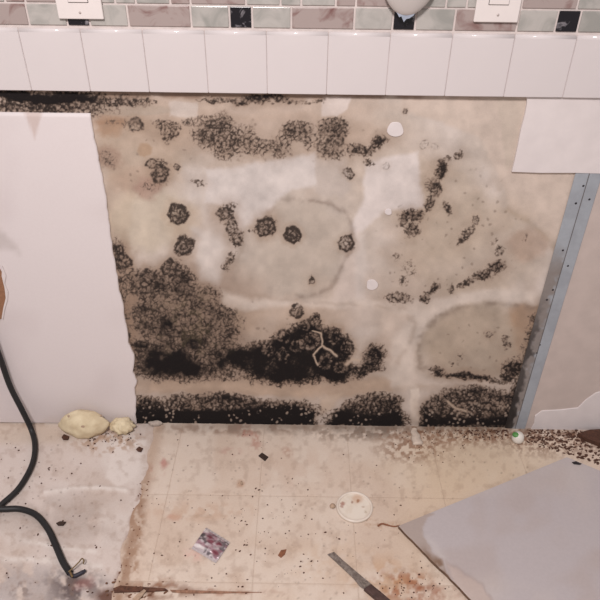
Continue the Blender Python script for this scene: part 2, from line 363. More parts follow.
    # lighter lace inside the right-hand colony
    D *= 1-.95*ell(x, y, 415, 408, 4.2, 24, .3); D -= .22*ell(x, y, 468, 404, 44, 13, .5); D -= .16*ell(x, y, 370, 405, 30, 9, .5); D -= .2*ell(x, y, 200, 404, 60, 6, .5)
    D -= .28*ell(x, y, 152, 300, 30, 6, .6)
    # light cracks between central colonies
    crack = np.exp(-(linesd(x+wx*.45, y+wy*.45, [(312, 331), (321, 334), (322, 346), (313, 355), (317, 364)])/.8)**2)
    crack = np.maximum(crack, np.exp(-(linesd(x+wx*.45, y+wy*.45, [(322, 346), (331, 351), (336, 356)])/1.1)**2))
    crack = np.maximum(crack, .9*np.exp(-(linesd(x+wx*.2, y+wy*.2, [(346, 364), (352, 359), (359, 361)])/1.4)**2))
    crack = np.maximum(crack, .8*np.exp(-(linesd(x+wx*.2, y+wy*.2, [(448, 401), (456, 408), (466, 411)])/1.2)**2))
    # uneven thickness of the lower left growth: thin and brown above, black below
    lowz = ell(x, y, 180, 325, 75, 70, .3)
    D += lowz*(D > .3)*((fbm(x, y, 17, 831, 3)-.5)*.70-.02*ss(330, 290, y)-.03*ss(325, 350, y))
    D = np.clip(D, 0, 1)
    add(.62*ss(140, 124, x+(fbm(x, y, 9, 837)-.5)*14)*ss(270, 300, y)*ss(396, 370, y)*ss(100, 116, x)*fbm(x, y, 12, 839)*1.6)
    # ---- lace texture: continuous grain, not a cut-out
    ax, ay = x+(fbm(x, y, 5, 71)-.5)*5, y+(fbm(x, y, 5, 81)-.5)*5
    f1, f2 = worley(ax, ay, 5.0, 91); edge = 1-ss(.0, .55, f2-f1)
    g1, g2 = worley(ax, ay, 2.8, 191); edge2 = 1-ss(.0, .6, g2-g1)
    grain = np.clip((fbm(x, y, 2.2, 13, 2)-.5)*1.9+.5, 0, 1)
    clump = fbm(x, y, 9, 15, 2)
    tex = .30*edge+.26*edge2+.44*grain+.35*(clump-.5)
    low = ell(x, y, 180, 330, 75, 60, .3)
    kk = 1.35-.45*low*ss(.5, .7, D)-1.05*ss(.72, .97, D)
    kk = np.maximum(kk, .26)
    De = D-.09*(1-ss(.66, .88, D))*(1-low)
    dark = np.clip((De-.10)*(.98+.16*ss(.8, 1, D))+(tex-.47)*kk, 0, 1)*ss(.10, .40, D)
    # round colonies inside the dense mass
    c1, c2 = worley(x+wx*.3, y+wy*.3, 17, 811)
    dome = ss(.55, .1, c1)*ss(.75, .95, D)*ell(x, y, 310, 350, 95, 40, .4)
    dark = dark-.20*dome*(.3+.9*(1-tex))
    ring = np.zeros(x.shape)
    for cx, cy, r, s in rosettes():
        k = np.where((abs(x-cx) < r*1.8) & (abs(y-cy) < r*1.8))
        dx, dy = x[k]+wx[k]*.5-cx, y[k]+wy[k]*.5-cy; d = np.hypot(dx, dy)
        lobe = d/(r*(.82+.36*vn(np.cos(np.arctan2(dy, dx))*2.2+cx, np.sin(np.arctan2(dy, dx))*2.2+cy, 5)))
        tk = np.clip((tex[k]-.47)*1.5+.5, 0, 1)
        rg = s*(np.exp(-((lobe-.78)/.22)**2)*(.30+.85*tk)+.7*np.exp(-((lobe-.30)/.20)**2)*(.25+.9*tk)+.36*(1-ss(.80, 1.15, lobe))*(.3+.8*tk))
        rg = np.clip(rg, 0, 1); dense = ss(.7, .9, D[k])
        ring[k] = np.maximum(ring[k], rg*(1-dense))
        inner = dense*s*(.55*np.exp(-((lobe-.55)/.20)**2)+.30*np.exp(-(lobe/.22)**2))*(1.1-tk)
        dark[k] = dark[k]*(1-inner)+dense*.5*np.exp(-((lobe-.98)/.12)**2)*(1-dark[k])
        soft[k] = np.maximum(soft[k], s*(1-ss(.85, 1.15, lobe))*.8)
        halo = .35*s*np.exp(-((lobe-1.15)/.32)**2)*(D[k] < .5)
        col[k] = col[k]*(1-halo[:, None])+lin((164, 140, 120))*halo[:, None]
    dark = np.clip(np.maximum(dark, ring), 0, 1)
    # sparse freckles around the colonies
    near = np.zeros(x.shape)
    for cx, cy, rx, ry in ((140, 160, 50, 45), (450, 230, 80, 70), (260, 140, 140, 25), (480, 345, 50, 30), (420, 280, 50, 30), (255, 315, 40, 20)):
        near = np.maximum(near, ell(x, y, cx, cy, rx, ry, .4))
    h1, hh = worley(x+wx*.5, y+wy*.5, 10, 301)
    fre = near*ss(.26, .06, h1)*ss(.52, .66, fbm(x, y, 8, 303, 2))*.36
    dark = np.maximum(dark, fre)
    sp1, _ = worley(x+wx*.4, y+wy*.4, 5.2, 401)
    speck = ss(.34, .12, sp1)*ss(.50, .62, fbm(x, y, 7, 403))*ss(396, 408, y)*(D > .6)*.7
    dark = dark*(1-crack)*(1-speck)
    under = np.clip(soft*1.05, 0, 1)
    col = mix(col, (152, 131, 115), .78*np.clip(haze, 0, 1)*(.55+.75*fbm(x, y, 12, 951)))
    col = mix(col, (128, 110, 98), .50*ss(.3, .9, under))
    col = mix(col, (108, 92, 82), .85*ss(.05, .62, dark))
    col = mix(col, (30, 27, 28), ss(.40, .95, dark)*(.76+.22*ss(.55, 1.0, D)))
    col = mix(col, (192, 172, 154), crack*.75); col = mix(col, (160, 145, 134), speck*.6)
    # greenish-olive fluff in the lower left lace
    col = mix(col, (120, 110, 80), .12*ell(x, y, 195, 325, 45, 30, .5)*ss(.5, .7, fbm(x, y, 8, 501)))
    return col, dark, soft

nx = int((X1-X0)/STEP)+1; nz = int(TB/STEP)+1
xs = np.linspace(X0, X1, nx); zs = np.linspace(0.0, TB, nz)
GX, GZ = np.meshgrid(xs, zs)
PX, PY = proj(GX, 0*GX, GZ)
wcol, wdark, wsoft = wall_fields(PX, PY)
GY = -(0.0016*wsoft*wsoft*(.4+.6*wdark)+.0006*(fbm(PX, PY, 30, 900)-.5)+.0012*wdark*wsoft*fbm(PX, PY, 3, 910))
WV = np.stack([GX, GY, GZ], -1).reshape(-1, 3); WC = wcol.reshape(-1, 3)
WF = gridfaces(nx, nz)
fx = PX.reshape(-1)[WF].mean(1); fy = PY.reshape(-1)[WF].mean(1); fs = wsoft.reshape(-1)[WF].mean(1)
reg = np.zeros(len(WF), int)
REG = [('dense black mold strip under the leftmost white tiles', (-200, 85, 100, 120)),
       ('dark line of mold along the wall top below the tiles', (100, 85, 345, 106)),
       ('patchy lace-like mold band across the upper middle wall', (186, 106, 318, 164)),
       ('lacy mold patch at the right end of the upper band', (318, 112, 398, 168)),
       ('small branching mold patch right of the brown corner stain', (140, 114, 186, 146)),
       ('pair of smudgy grey mold spots in the upper left', (138, 152, 186, 192)),
       ('round mold rosette with pale centre above another rosette', (162, 198, 194, 231)),
       ('slanting mold cluster hanging left of the pale paint patch', (212, 200, 248, 275)),
       ('knobbly round mold spot at the upper left of the tan stain', (248, 212, 281, 240)),
       ('isolated ring-shaped mold spot inside the tan stain', (281, 222, 305, 248)),
       ('faint ring of mold at the right rim of the tan stain', (334, 230, 360, 256)),
       ('sprinkled diagonal chain of mold on the upper right wall', (396, 140, 462, 245)),
       ('broken line of mold running up toward the metal strip', (385, 255, 512, 308)),
       ('thin dark mold streak under the tan oval stain', (430, 364, 500, 386)),
       ('mold smudge against the lower end of the metal strip', (500, 300, 545, 386)),
       ('large black mold mass with round colonies at the lower middle', (243, 308, 392, 388)),
       ('broad brownish lace mold area beside the white panel edge', (105, 232, 243, 388)),
       ('long black mold band along the floor at the left', (120, 388, 321, 440)),
       ('domed black mold lump on the floor line at the middle', (321, 388, 410, 440)),
       ('domed lace-centred mold lump on the floor line by the metal strip', (410, 384, 545, 440))]
for i, (lb, (a, b, c, d)) in enumerate(REG):
    reg[(reg == 0) & (fs > .42) & (fx >= a) & (fx < c) & (fy >= b) & (fy < d)] = i+1
def submesh(name, sel):
    f = WF[sel]; u, inv = np.unique(f, return_inverse=True)
    return raw_mesh(name, WV[u], inv.reshape(f.shape), WC[u])
wall = link('wall_back', submesh('wall_back', reg == 0), M_WALL)
tag(wall, 'damp beige wall with tan stains where a cabinet was removed', kind='structure')
for i, (lb, _) in enumerate(REG):
    if (reg == i+1).sum() > 20:
        tag(link('mold_patch', submesh('mold_patch', reg == i+1), M_MOLD, wall), lb, kind='stuff')

# masonry body behind and the wall continuing up and sideways
bm = bmesh.new(); box(bm, -2.2, 2.2, 0.004, 0.10, -0.05, 2.5); bmo('wall_core', bm, M_GYP, wall)

def wall_poly(name, px, thick, m, parent, y=0.0, bev=0.0008, colfn=None, extra_cut=0):
    pts = [wpt(a, b, y-thick) for a, b in px]
    bm = bmesh.new(); prism(bm, [(p[0], y, p[2]) for p in pts], (0, -thick, 0), bev)
    if colfn:
        bmesh.ops.triangulate(bm, faces=[f for f in bm.faces if len(f.verts) > 4])
    return bmo(name, bm, m, parent)

# white painted drywall layer on the left, torn right edge
rnd = random.Random(5)
edge = [(90, 114), (91.5, 126), (94, 138), (97, 152), (99.5, 165), (102.5, 178), (105, 192), (107, 208), (109.5, 226), (111.5, 243), (114, 260), (117, 277), (119, 291),
        (122.5, 304), (124.5, 318), (127.5, 330), (128.5, 343), (132.5, 352), (134.5, 360), (133, 372), (136.5, 381), (134.5, 391), (136.5, 401), (135.5, 411), (136, 424)]
T = 0.006
ep = [wpt(a+rnd.uniform(-.5, .5), b, -T) for a, b in spline(edge, 3)]
ztop = wpt(45, 112.5, -T)[2]
NXP = 130; V = []; NR = len(ep)
hole = [(-14, 268), (-2, 266), (2, 273), (5, 288), (6.5, 298), (3.5, 308), (2, 318), (-3, 322), (-16, 318)]
for k, p in enumerate(ep):
    for i in range(NXP):
        t = i/(NXP-1); V.append((-1.3+(p[0]+1.3)*t**0.6, -T, min(max(p[2], 0.001), ztop)))
V = np.array(V); f = gridfaces(NXP, NR)[:, ::-1]
px_, py_ = proj(V[:, 0], V[:, 1], V[:, 2])
V[:, 1] -= .0012*(fbm(px_, py_, 45, 3)-.5)
pcol = np.ones((len(V), 3))*lin((220, 211, 211))
pcol = mix(pcol, (213, 203, 203), .8*ss(.4, .7, fbm(px_, py_, 70, 7)))
pcol = mix(pcol, (198, 180, 174), .8*(1-ss(-2, 1, polysd(px_, py_, [(22, 108), (44, 108), (35, 140)]))))
pcol = mix(pcol, (193, 183, 181), .75*(1-ss(-4, 2, polysd(px_+(fbm(px_, py_, 9, 2)-.5)*5, py_, [(-10, 224), (5, 232), (16, 243), (22, 256), (8, 249), (-10, 250)]))))
pcol = mix(pcol, (190, 176, 168), .5*ss(412, 424, py_)*ss(.35, .6, fbm(px_, py_, 16, 31)))
bot = np.arange(NXP)+(NR-1)*NXP; topi = np.arange(NXP); rgt = np.arange(NR)*NXP+NXP-1
nb = len(V); Vb = V.copy(); Vb[:, 1] = -0.0004
Vall = np.vstack([V, Vb[topi], Vb[rgt]]); call = np.vstack([pcol, pcol[topi], np.tile(lin((200, 183, 170)), (NR, 1))])
ft = np.stack([topi[:-1], topi[1:], nb+np.arange(1, NXP), nb+np.arange(NXP-1)], 1)
fr = np.stack([rgt[:-1], rgt[1:], nb+NXP+np.arange(1, NR), nb+NXP+np.arange(NR-1)], 1)
panel = link('drywall_panel', raw_mesh('drywall_panel', Vall, np.vstack([f, ft, fr]), call), M_PAINT, wall)
tag(panel, 'white painted drywall layer with a ragged torn right edge')
# torn spot showing brown board, with curled paper rim
o = wall_poly('torn_spot', hole, 0.0012, M_CARD, wall, y=-T-0.0004, bev=0.0003); tag(o, 'brown torn spot in the white panel at the left edge')
rim = [(2, 266), (6, 276), (4.5, 284), (8, 292), (7.5, 300), (4.5, 310), (3, 320), (1.5, 318), (3.2, 308), (5.6, 298), (4.4, 288), (1.5, 276)]
wall_poly('torn_paper_rim', rim, 0.0022, M_PLASTER, wall, y=-T-0.0004, bev=0.0005)

# plain drywall to the right of the metal strip and plaster patches over it
def painted_poly(name, pts, thick, rgb, parent, label=None, y=0.0):
    o = wall_poly(name, pts, thick, M_PAINT, parent, y=y)
    set_col(o.data, lambda V: np.ones((len(V), 3))*lin(rgb))
    if label: o['label'] = label
    return o
bm = bmesh.new(); box(bm, 0.571, 1.6, -0.0035, 0.003, 0.0, TB)
o = bmo('drywall_panel', bm, mat('beige_drywall', (196, 181, 174), 0.85, noise=0.08, nscale=25), wall)
o['label'] = 'plain beige drywall to the right of the metal strip'
o = wall_poly('plaster_patch', [(527, 95), (527, 104), (525, 115), (521, 130), (518, 146), (515, 160), (512, 172), (540, 173), (575, 173), (610, 174), (700, 176), (700, 95)], 0.0062, M_PLASTER, wall, bev=0.0006)
o['label'] = 'white plaster patch in the upper right corner'
o = wall_poly('plaster_patch', [(530, 431), (534, 424), (535, 416), (542, 411), (560, 410), (578, 408), (586, 400), (596, 393), (612, 389), (700, 384), (700, 440)], 0.006, M_PLASTER, wall, bev=0.0012)
o['label'] = 'smeared white plaster at the lower right by the floor'
for cx, cy, r in ((395.5, 129.5, 8), (372, 285, 5.6), (388.5, 212, 3.4)):
    pts = [(cx+r*math.cos(a)*(1+.1*math.sin(3*a+cx)), cy+r*math.sin(a)*(1+.08*math.cos(2*a))) for a in [2*math.pi*k/20 for k in range(20)]]
    wall_poly('plaster_dab', pts, 0.002, M_PLASTER, wall, y=-0.0002, bev=0.0007)

# galvanised corner strip
strip = bpy.data.objects.new('metal_strip', None); C.objects.link(strip); strip.location = (0.567, -0.004, 0.0)
tag(strip, 'grey galvanised metal corner strip running up the right of the mold', 'metal strip')
def local(o, base):
    o.location = (-base[0], -base[1], -base[2]); return o
SB = (0.567, -0.004, 0.0); ZT = 0.735
def flange(x0, y0, x1, y1):
    nu, nv = 22, 420; U, W = np.meshgrid(np.linspace(0, 1, nu), np.linspace(0.001, ZT, nv))
    X, Y = x0+(x1-x0)*U, y0+(y1-y0)*U; px, py = proj(X, Y, W)
    c = np.ones(X.shape+(3,))*lin((160, 165, 172)); c = mix(c, (150, 154, 161), .7*ss(.4, .7, fbm(px, py, 14, 5)))
    if x0 < .55:
        t = 1-U; c = mix(c, (126, 112, 102), .75*ss(235, 275, py)*ss(.25, .55, fbm(px, py, 9, 7)+.3*t))
        c = mix(c, (58, 52, 50), .9*ss(285, 345, py)*ss(.45, .7, fbm(px, py, 6, 8)*.6+.5*t))
        c = mix(c, (34, 30, 30), .9*ss(380, 400, py)*ss(.35, .5, fbm(px, py, 5, 9)*.5+.5*t))
    V = np.stack([X, Y, W], -1).reshape(-1, 3); Vb = V+np.array([0, .0012, 0]); n = len(V)
    per = np.concatenate([np.arange(nu), np.arange(1, nv)*nu+nu-1, (nv-1)*nu+np.arange(nu-2, -1, -1), np.arange(nv-2, 0, -1)*nu]); q = np.roll(per, -1)
    Fc = np.vstack([gridfaces(nu, nv), gridfaces(nu, nv)[:, ::-1]+n, np.stack([per, per+n, q+n, q], 1)])
    return local(link('flange', raw_mesh('flange', np.vstack([V, Vb]), Fc, np.vstack([c.reshape(-1, 3)]*2)), M_STEEL, strip), SB)
flange(0.5405, -0.0037, 0.5665, -0.0054); flange(0.568, -0.0054, 0.593, -0.0049)
bm = bmesh.new(); tube(bm, [(0.5672, -0.0052, 0.001), (0.5672, -0.0052, ZT)], 0.0008, 8); local(bmo('ridge', bm, mat('dull_steel', (104, 98, 96), .6), strip), SB)
for px, py in ((583.5, 186), (576, 203.5), (589.5, 199.5), (563, 250.5), (568, 266), (553, 290), (547, 300), (540, 345), (537, 353)):  # dark raised discs stand in for the shaded nail holes
    p = wpt(px, py, -0.0055); bm = bmesh.new()
    lathe(bm, [(0.0, 0.0012), (0.0015, 0.0010), (0.0024, 0.0004), (0.0026, -0.0012)], 12)
    bmesh.ops.rotate(bm, verts=bm.verts[:], cent=(0, 0, 0), matrix=Matrix.Rotation(math.pi/2, 3, 'X'))
    bmesh.ops.translate(bm, verts=bm.verts[:], vec=(p[0], -0.0048, p[2])); local(bmo('nail_hole_disc', bm, M_DGREY, strip, True), SB)

# ------------------------------------------------------------------ white bullnose tile row + mosaic
TH = 0.108; TP = 0.108; TXO = -0.49801
bm = bmesh.new(); box(bm, -1.4, 1.4, -0.0102, 0.003, TB+0.0006, TB+TH-0.001); bmo('tile_grout', bm, M_GROUTW, wall)
tm = None
for k in range(-6, 17):
    if tm is None:
        bm = bmesh.new(); g = 0.0005
        prof = [(-0.0005, 0.0), (-0.0118, 0.0), (-0.0124, 0.001), (-0.0124, TH-0.007), (-0.0120, TH-0.0042), (-0.0108, TH-0.0018), (-0.0090, TH-0.0004), (-0.0070, TH), (-0.0005, TH)]
        prism(bm, [(-TP/2+g, y, z) for y, z in prof], (TP-2*g, 0, 0))
        bmesh.ops.bevel(bm, geom=[e for e in bm.edges if abs(e.verts[0].co.x-e.verts[1].co.x) < 1e-6], offset=0.0008, segments=2, affect='EDGES')
        o = bmo('white_tile', bm, M_TILE, wall); tm = o.data
        for p in tm.polygons: p.use_smooth = abs(p.normal.y) < .999 and abs(p.normal.x) < .5
    else:
        o = bpy.data.objects.new('white_tile', tm); C.objects.link(o); o.parent = wall
    h = h2(np.array([k]), np.array([3]), 7)[0]
    o.location = (TXO+(k+.5)*TP, 0.0004*(h-.5), TB); o.rotation_euler = (0.006*(h-.5), 0, 0.008*(h2(np.array([k]), np.array([4]), 7)[0]-.5))
# grout bed of the mosaic and plain wall on top
ZM = TB+TH+0.0012
bm = bmesh.new(); box(bm, -1.4, 1.4, -0.0052, 0.003, TB+TH-0.001, 1.22); bmo('mosaic_grout', bm, M_GROUT, wall)
bm = bmesh.new(); box(bm, -1.4, 1.4, -0.0085, -0.004, TB+TH-0.002, ZM+0.0016, 0.0006); bmo('caulk_line', bm, M_GROUT, wall)
MC = {}
def mosaic(x0, x1, z0, z1, m):
    w, h = x1-x0, z1-z0; key = (round(w, 3), round(h, 3), m.name)
    if key not in MC:
        bm = bmesh.new(); box(bm, -w/2, w/2, -0.0075, -0.003, -h/2, h/2, 0.0009); o = bmo('mosaic_tile', bm, m, wall); MC[key] = o.data
    else:
        o = bpy.data.objects.new('mosaic_tile', MC[key]); C.objects.link(o); o.parent = wall
    o.location = ((x0+x1)/2, 0, (z0+z1)/2)
z1a, z1b = wpt(300, 29.3, -.0075)[2], wpt(300, 8.6, -.0075)[2]
ZR = ZM+0.003; HR = 0.0330; G = 0.0036
def wx_(px, py=20): return wpt(px, py, -0.0075)[0]
xb = wx_(230.5); PER = wx_(394)-wx_(230.5)
SEQ1 = [(M_BLACK, 21/163.5), (M_GLASS, 37.5/163.5), (M_MARB, 62/163.5), (M_GLASS, 37/163.5)]
SEQ2 = [(M_MARB, 56/166), (M_GLASS, 34/166), (M_GLASS, 19.5/166), (M_GLASS, 34/166), (M_MARB, 19/166)]
def row(z0, xs0, seq):
    tot = sum(s for _, s in seq); n = len(seq)*G
    for r in range(-4, 5):
        x = xs0+r*PER
        for m, s in seq:
            w = s/tot*(PER-n)
            if x > -1.35 and x+w < 1.35: mosaic(x, x+w, z0, z0+HR, m)
            x += w+G
row(ZR, xb, SEQ1)
row(ZR+HR+G, wx_(191.5, 4), SEQ2)
row(ZR+2*(HR+G), xb+0.07, SEQ1)
row(ZR+3*(HR+G), xb-0.05, SEQ2)

# ------------------------------------------------------------------ outlet plates
def outlet(pl, pr, pb, screw_px, label, hole):
    a, b = wpt(*pl, -0.0135), wpt(*pr, -0.0135); zb = (a[2]+b[2])/2; cx = (a[0]+b[0])/2; w = b[0]-a[0]
    root = empty('outlet_plate', (cx, -0.0076, zb)); tag(root, label, 'outlet')
    H = 0.122
    bm = bmesh.new(); box(bm, -w/2, w/2, -0.006, 0.0, 0, H, 0.0016, 3); bmo('cover_plate', bm, M_PLATE, root)
    s = wpt(*screw_px, -0.0136); iz = s[2]-zb+0.016
    bm = bmesh.new(); box(bm, -0.0172, 0.0172, -0.0068, -0.001, iz-.0004, iz+.0674, 0.0005); bmo('insert_gap', bm, M_DARK, root)
    bm = bmesh.new(); box(bm, -0.0165, 0.0165, -0.0082, -0.001, iz+0.0005, iz+0.0665, 0.0006)
    ins = bmo('receptacle_insert', bm, M_PLATE, root)
    bm = bmesh.new(); lathe(bm, [(0, .0011), (.0019, .0009), (.0023, 0), (.0023, -.001)], 14)
    bmesh.ops.rotate(bm, verts=bm.verts[:], cent=(0, 0, 0), matrix=Matrix.Rotation(math.pi/2, 3, 'X'))
    bmesh.ops.translate(bm, verts=bm.verts[:], vec=(s[0]-cx, -0.006, s[2]-zb)); bmo('screw', bm, mat('screw_head', (186, 174, 170), .4, .2), root, True)
    for dx, dz, ww, hh in ((0, .011, .0046, .0046), (-.0065, .021, .0018, .0075), (.0065, .021, .0018, .0075), (0, .042, .0046, .0046), (-.0065, .052, .0018, .0075), (.0065, .052, .0018, .0075)):
        bm = bmesh.new(); box(bm, dx-ww/2, dx+ww/2, -0.0085, -0.006, iz+dz-hh/2, iz+dz+hh/2, 0.0003); bmo('slot', bm, M_DARK, ins)
outlet((58.7, 19), (103.8, 19.5), 19, (80, 12.6), 'white outlet cover plate on the left of the mosaic, above a black tile', None)
outlet((473.6, 22), (517.5, 23), 22, (498, 15), 'white outlet cover plate on the right of the mosaic, over a brown tile', None)

# white plastic bag hanging over the mosaic, only its bottom in view
bp_ = wpt(406, 14, -0.02); root = empty('plastic_bag', tuple(bp_)); tag(root, 'white plastic bag with a bluish torn tip hanging over the mosaic', 'bag')
bm = bmesh.new(); n = 26; prof = []
for j in range(15):
    t = j/14; prof.append((0.046*math.sin(min(1, t*1.9+.02)*math.pi/2)**.8*(1-.55*max(0, t-.55)/.45) if j else 0.0, 0.13*t**1.25))
lathe(bm, prof, n)
for v in bm.verts:
    a = math.atan2(v.co.y, v.co.x); v.co *= 1+.05*math.sin(5*a+v.co.z*40)
    v.co.y = v.co.y*.26
bmesh.ops.translate(bm, verts=bm.verts[:], vec=(0, -.002, -.004)); bmo('bag', bm, M_BAG, root, True)
bm = bmesh.new(); zig = [(-.017, .004), (-.0115, -.0045), (-.008, -.003), (-.003, -.012), (.001, -.007), (.006, -.006), (.0125, -.0015), (.016, .006), (0, .014)]
prism(bm, [(x, -.001, z) for x, z in zig], (0, -.003, 0)); bmo('torn_tip', bm, M_TIP, root)

# ------------------------------------------------------------------ FLOOR
XE = lambda y: -0.372+0.004*math.sin(y*23)+0.004*math.sin(y*71)
def axis(fine0, fine1, step, far0, far1):
    return np.concatenate([np.linspace(far0, fine0, 6)[:-1], np.arange(fine0, fine1, step), np.linspace(fine1, far1, 6)])
fxs = axis(-0.90, -0.33, 0.0018, -2.2, 2.2); fys = axis(-0.56, 0.0, 0.0018, -2.4, 0.004)
fys[-6:] = np.linspace(-0.0015, 0.004, 6)
FX, FY = np.meshgrid(fxs, fys); fpx, fpy = proj(FX, FY, 0*FX)
def dirt(x, y, col, amt, seed):
    a = fbm(x, y, 6, seed, 4); col = mix(col, (150, 122, 102), amt*ss(.50, .80, a))
    w1, _ = worley(x, y, 13, seed+3); col = mix(col, (84, 60, 48), amt*ss(.10, .05, w1)*1.2*ss(.45, .6, fbm(x, y, 30, seed+9)))
    return col
def floor_col(x, y):
    col = np.ones(x.shape+(3,))*lin((210, 197, 190))
    col = mix(col, (198, 182, 172), .8*ss(.42, .7, fbm(x, y, 50, 601)))
    col = mix(col, (216, 206, 200), .8*ss(.5, .75, fbm(x, y, 38, 641)))
    col = mix(col, (200, 180, 158), .5*ell(x, y, 20, 432, 60, 12, .5))
    wx = (fbm(x, y, 12, 611)-.5)*10; wy = (fbm(x, y, 12, 621)-.5)*10
    col = mix(col, (222, 212, 206), .85*(1-ss(-3, 2, polysd(x+wx*.4, y+wy*.4, [(112, 442), (132, 438), (146, 440), (136, 480), (118, 488), (104, 478), (108, 462)]))))
    for pts, w in (([(45, 492), (70, 488), (100, 487), (126, 490)], 2.2), ([(25, 540), (60, 548), (95, 552)], 2.2), ([(0, 558), (60, 561), (100, 566)], 3)):
        d = linesd(x+wx*.3, y+wy*.3, pts); col = mix(col, (226, 218, 212), .7*np.exp(-(d/w)**2))
    col = mix(col, (174, 160, 152), .65*ell(x+wx, y+wy, 62, 520, 55, 24, .6)*ss(.35, .6, fbm(x, y, 20, 77)))
    col = mix(col, (166, 158, 158), .6*ell(x+wx, y+wy, 30, 588, 75, 24, .5)*ss(.3, .55, fbm(x, y, 10, 91)))
    col = mix(col, (78, 64, 66), .85*ell(x+wx*1.4, y+wy*1.4, 74, 588, 26, 16, .7)*ss(.30, .60, fbm(x, y, 7, 93)))
    col = mix(col, (108, 92, 88), .6*ell(x+wx, y+wy, 22, 590, 14, 6, .6)*ss(.4, .6, fbm(x, y, 5, 95)))
    col = mix(col, (150, 96, 90), .5*ell(x+wx, y+wy, 84, 584, 9, 7, .6))
    col = mix(col, (150, 116, 92), .75*ss(428, 418, y+wy*.4)*ss(.35, .6, fbm(x, y, 7, 97)))
    col = mix(col, (170, 136, 110), .7*ell(x+wx, y+wy, 108, 441, 34, 12, .6)*ss(.42, .58, fbm(x, y, 4, 99)))
    sd = np.abs(x-(156-(y-428)*.232)); col = mix(col, (132, 92, 68), .85*np.exp(-(sd/5)**2)*ss(.35, .55, fbm(x, y, 7, 101))*ss(470, 520, y))
    col = mix(col, (94, 56, 40), .9*ell(x+wx, y+wy, 108, 597, 12, 9, .5))
    return dirt(x, y, col, .26, 651)
fc = floor_col(fpx, fpy)
FZ = .0016*(fbm(fpx, fpy, 30, 777)-.5)+.002*np.exp(-(linesd(fpx, fpy, [(45, 492), (70, 488), (100, 487), (126, 490)])/2.5)**2)-.0008
FZ = np.where(FX > -0.33, -.001, FZ)
floor = link('floor', raw_mesh('floor', np.stack([FX, FY, FZ], -1).reshape(-1, 3), gridfaces(len(fxs), len(fys)), fc.reshape(-1, 3)), M_FLOOR)
tag(floor, 'dirty floor, bare whitish boards left and beige vinyl tiles right', kind='structure')

def vinyl_col(x, y, tid):
    col = np.ones(x.shape+(3,))*lin((214, 196, 181)); col = col*(1+.03*(tid-.5))
    col = mix(col, (205, 185, 169), .8*ss(.42, .7, fbm(x, y, 55, 701)))
    col = mix(col, (219, 204, 191), .8*ss(.5, .72, fbm(x, y, 34, 711)))
    wx = (fbm(x, y, 10, 721)-.5)*9; wy = (fbm(x, y, 10, 731)-.5)*9; u, v = x+wx, y+wy
    g = lambda s, seed: ss(.38, .62, fbm(x, y, s, seed))
    for cx, cy, rx, ry, c, s, gs in ((480, 465, 85, 34, (211, 191, 165), .6, 0), (370, 431, 60, 8, (118, 98, 84), .7, 4), (240, 428, 90, 5, (150, 122, 106), .7, 7), (480, 434, 100, 10, (140, 98, 72), .7, 2.5), (555, 438, 60, 16, (112, 72, 52), .7, 2.2),
                                 (415, 448, 34, 14, (136, 98, 74), .75, 3),  (405, 588, 30, 15, (158, 98, 60), .85, 6), (430, 592, 26, 8, (150, 92, 66), .6, 4), (378, 578, 30, 22, (196, 160, 128), .6, 9),
                                 (163, 462, 4.5, 3.5, (186, 124, 116), .7, 0), (246, 431, 10, 6, (176, 126, 112), .75, 4), (255, 441, 5, 10, (184, 138, 124), .7, 4), (288, 451, 4, 4, (170, 126, 106), .6, 3), (230, 452, 10, 4, (196, 158, 146), .5, 4),
                                 (174, 517, 6, 4, (190, 138, 116), .6, 0), (150, 470, 12, 6, (190, 140, 126), .5, 5), (240, 483, 4, 4, (172, 132, 104), .6, 0), (200, 512, 50, 9, (198, 168, 146), .6, 8), (200, 553, 14, 7, (216, 170, 160), .5, 6),
                                 (135, 520, 9, 40, (146, 104, 74), .75, 6), (130, 560, 8, 26, (150, 110, 80), .7, 6), (150, 592, 45, 8, (120, 76, 54), .9, 8), (150, 585, 24, 6, (150, 104, 74), .6, 4), (225, 592, 45, 2.2, (156, 112, 90), .7, 6), (440, 520, 40, 50, (210, 186, 158), .4, 0),
                                 (380, 524, 18, 4, (176, 140, 110), .5, 3), (300, 470, 60, 20, (206, 184, 168), .5, 12), (330, 560, 40, 20, (206, 182, 160), .5, 9)):
        k = s*ell(u, v, cx, cy, rx, ry, .6); col = mix(col, c, k*(g(gs, int(cx)) if gs else 1))
    col = mix(col, (126, 109, 97), .72*ss(437, 426, y+(fbm(x, y, 5, 771)-.5)*9)*ss(150, 330, x+40)*(.6+.5*fbm(x, y, 20, 773)))  # band along the wall base: grime plus shade put into the colour
    sd = x-(158-(y-428)*.232); col = mix(col, (140, 100, 76), .8*np.exp(-(sd/4.5)**2)*ss(.35, .55, fbm(x, y, 8, 741))*ss(450, 500, y)); 
    col = mix(col, (176, 150, 130), .5*np.exp(-(sd/7)**2))
    col = mix(col, (120, 88, 68), .8*ss(.62, .7, fbm(x, y, 4, 751))*ss(448, 432, y)*(x > 400))
    return dirt(x, y, col, .26, 761)
JX = [-0.45, -0.3045, -0.0905, 0.1250, 0.3400, 0.5550, 0.7700, 0.985]
JY = [-0.0005, -0.2290, -0.4450, -0.661]
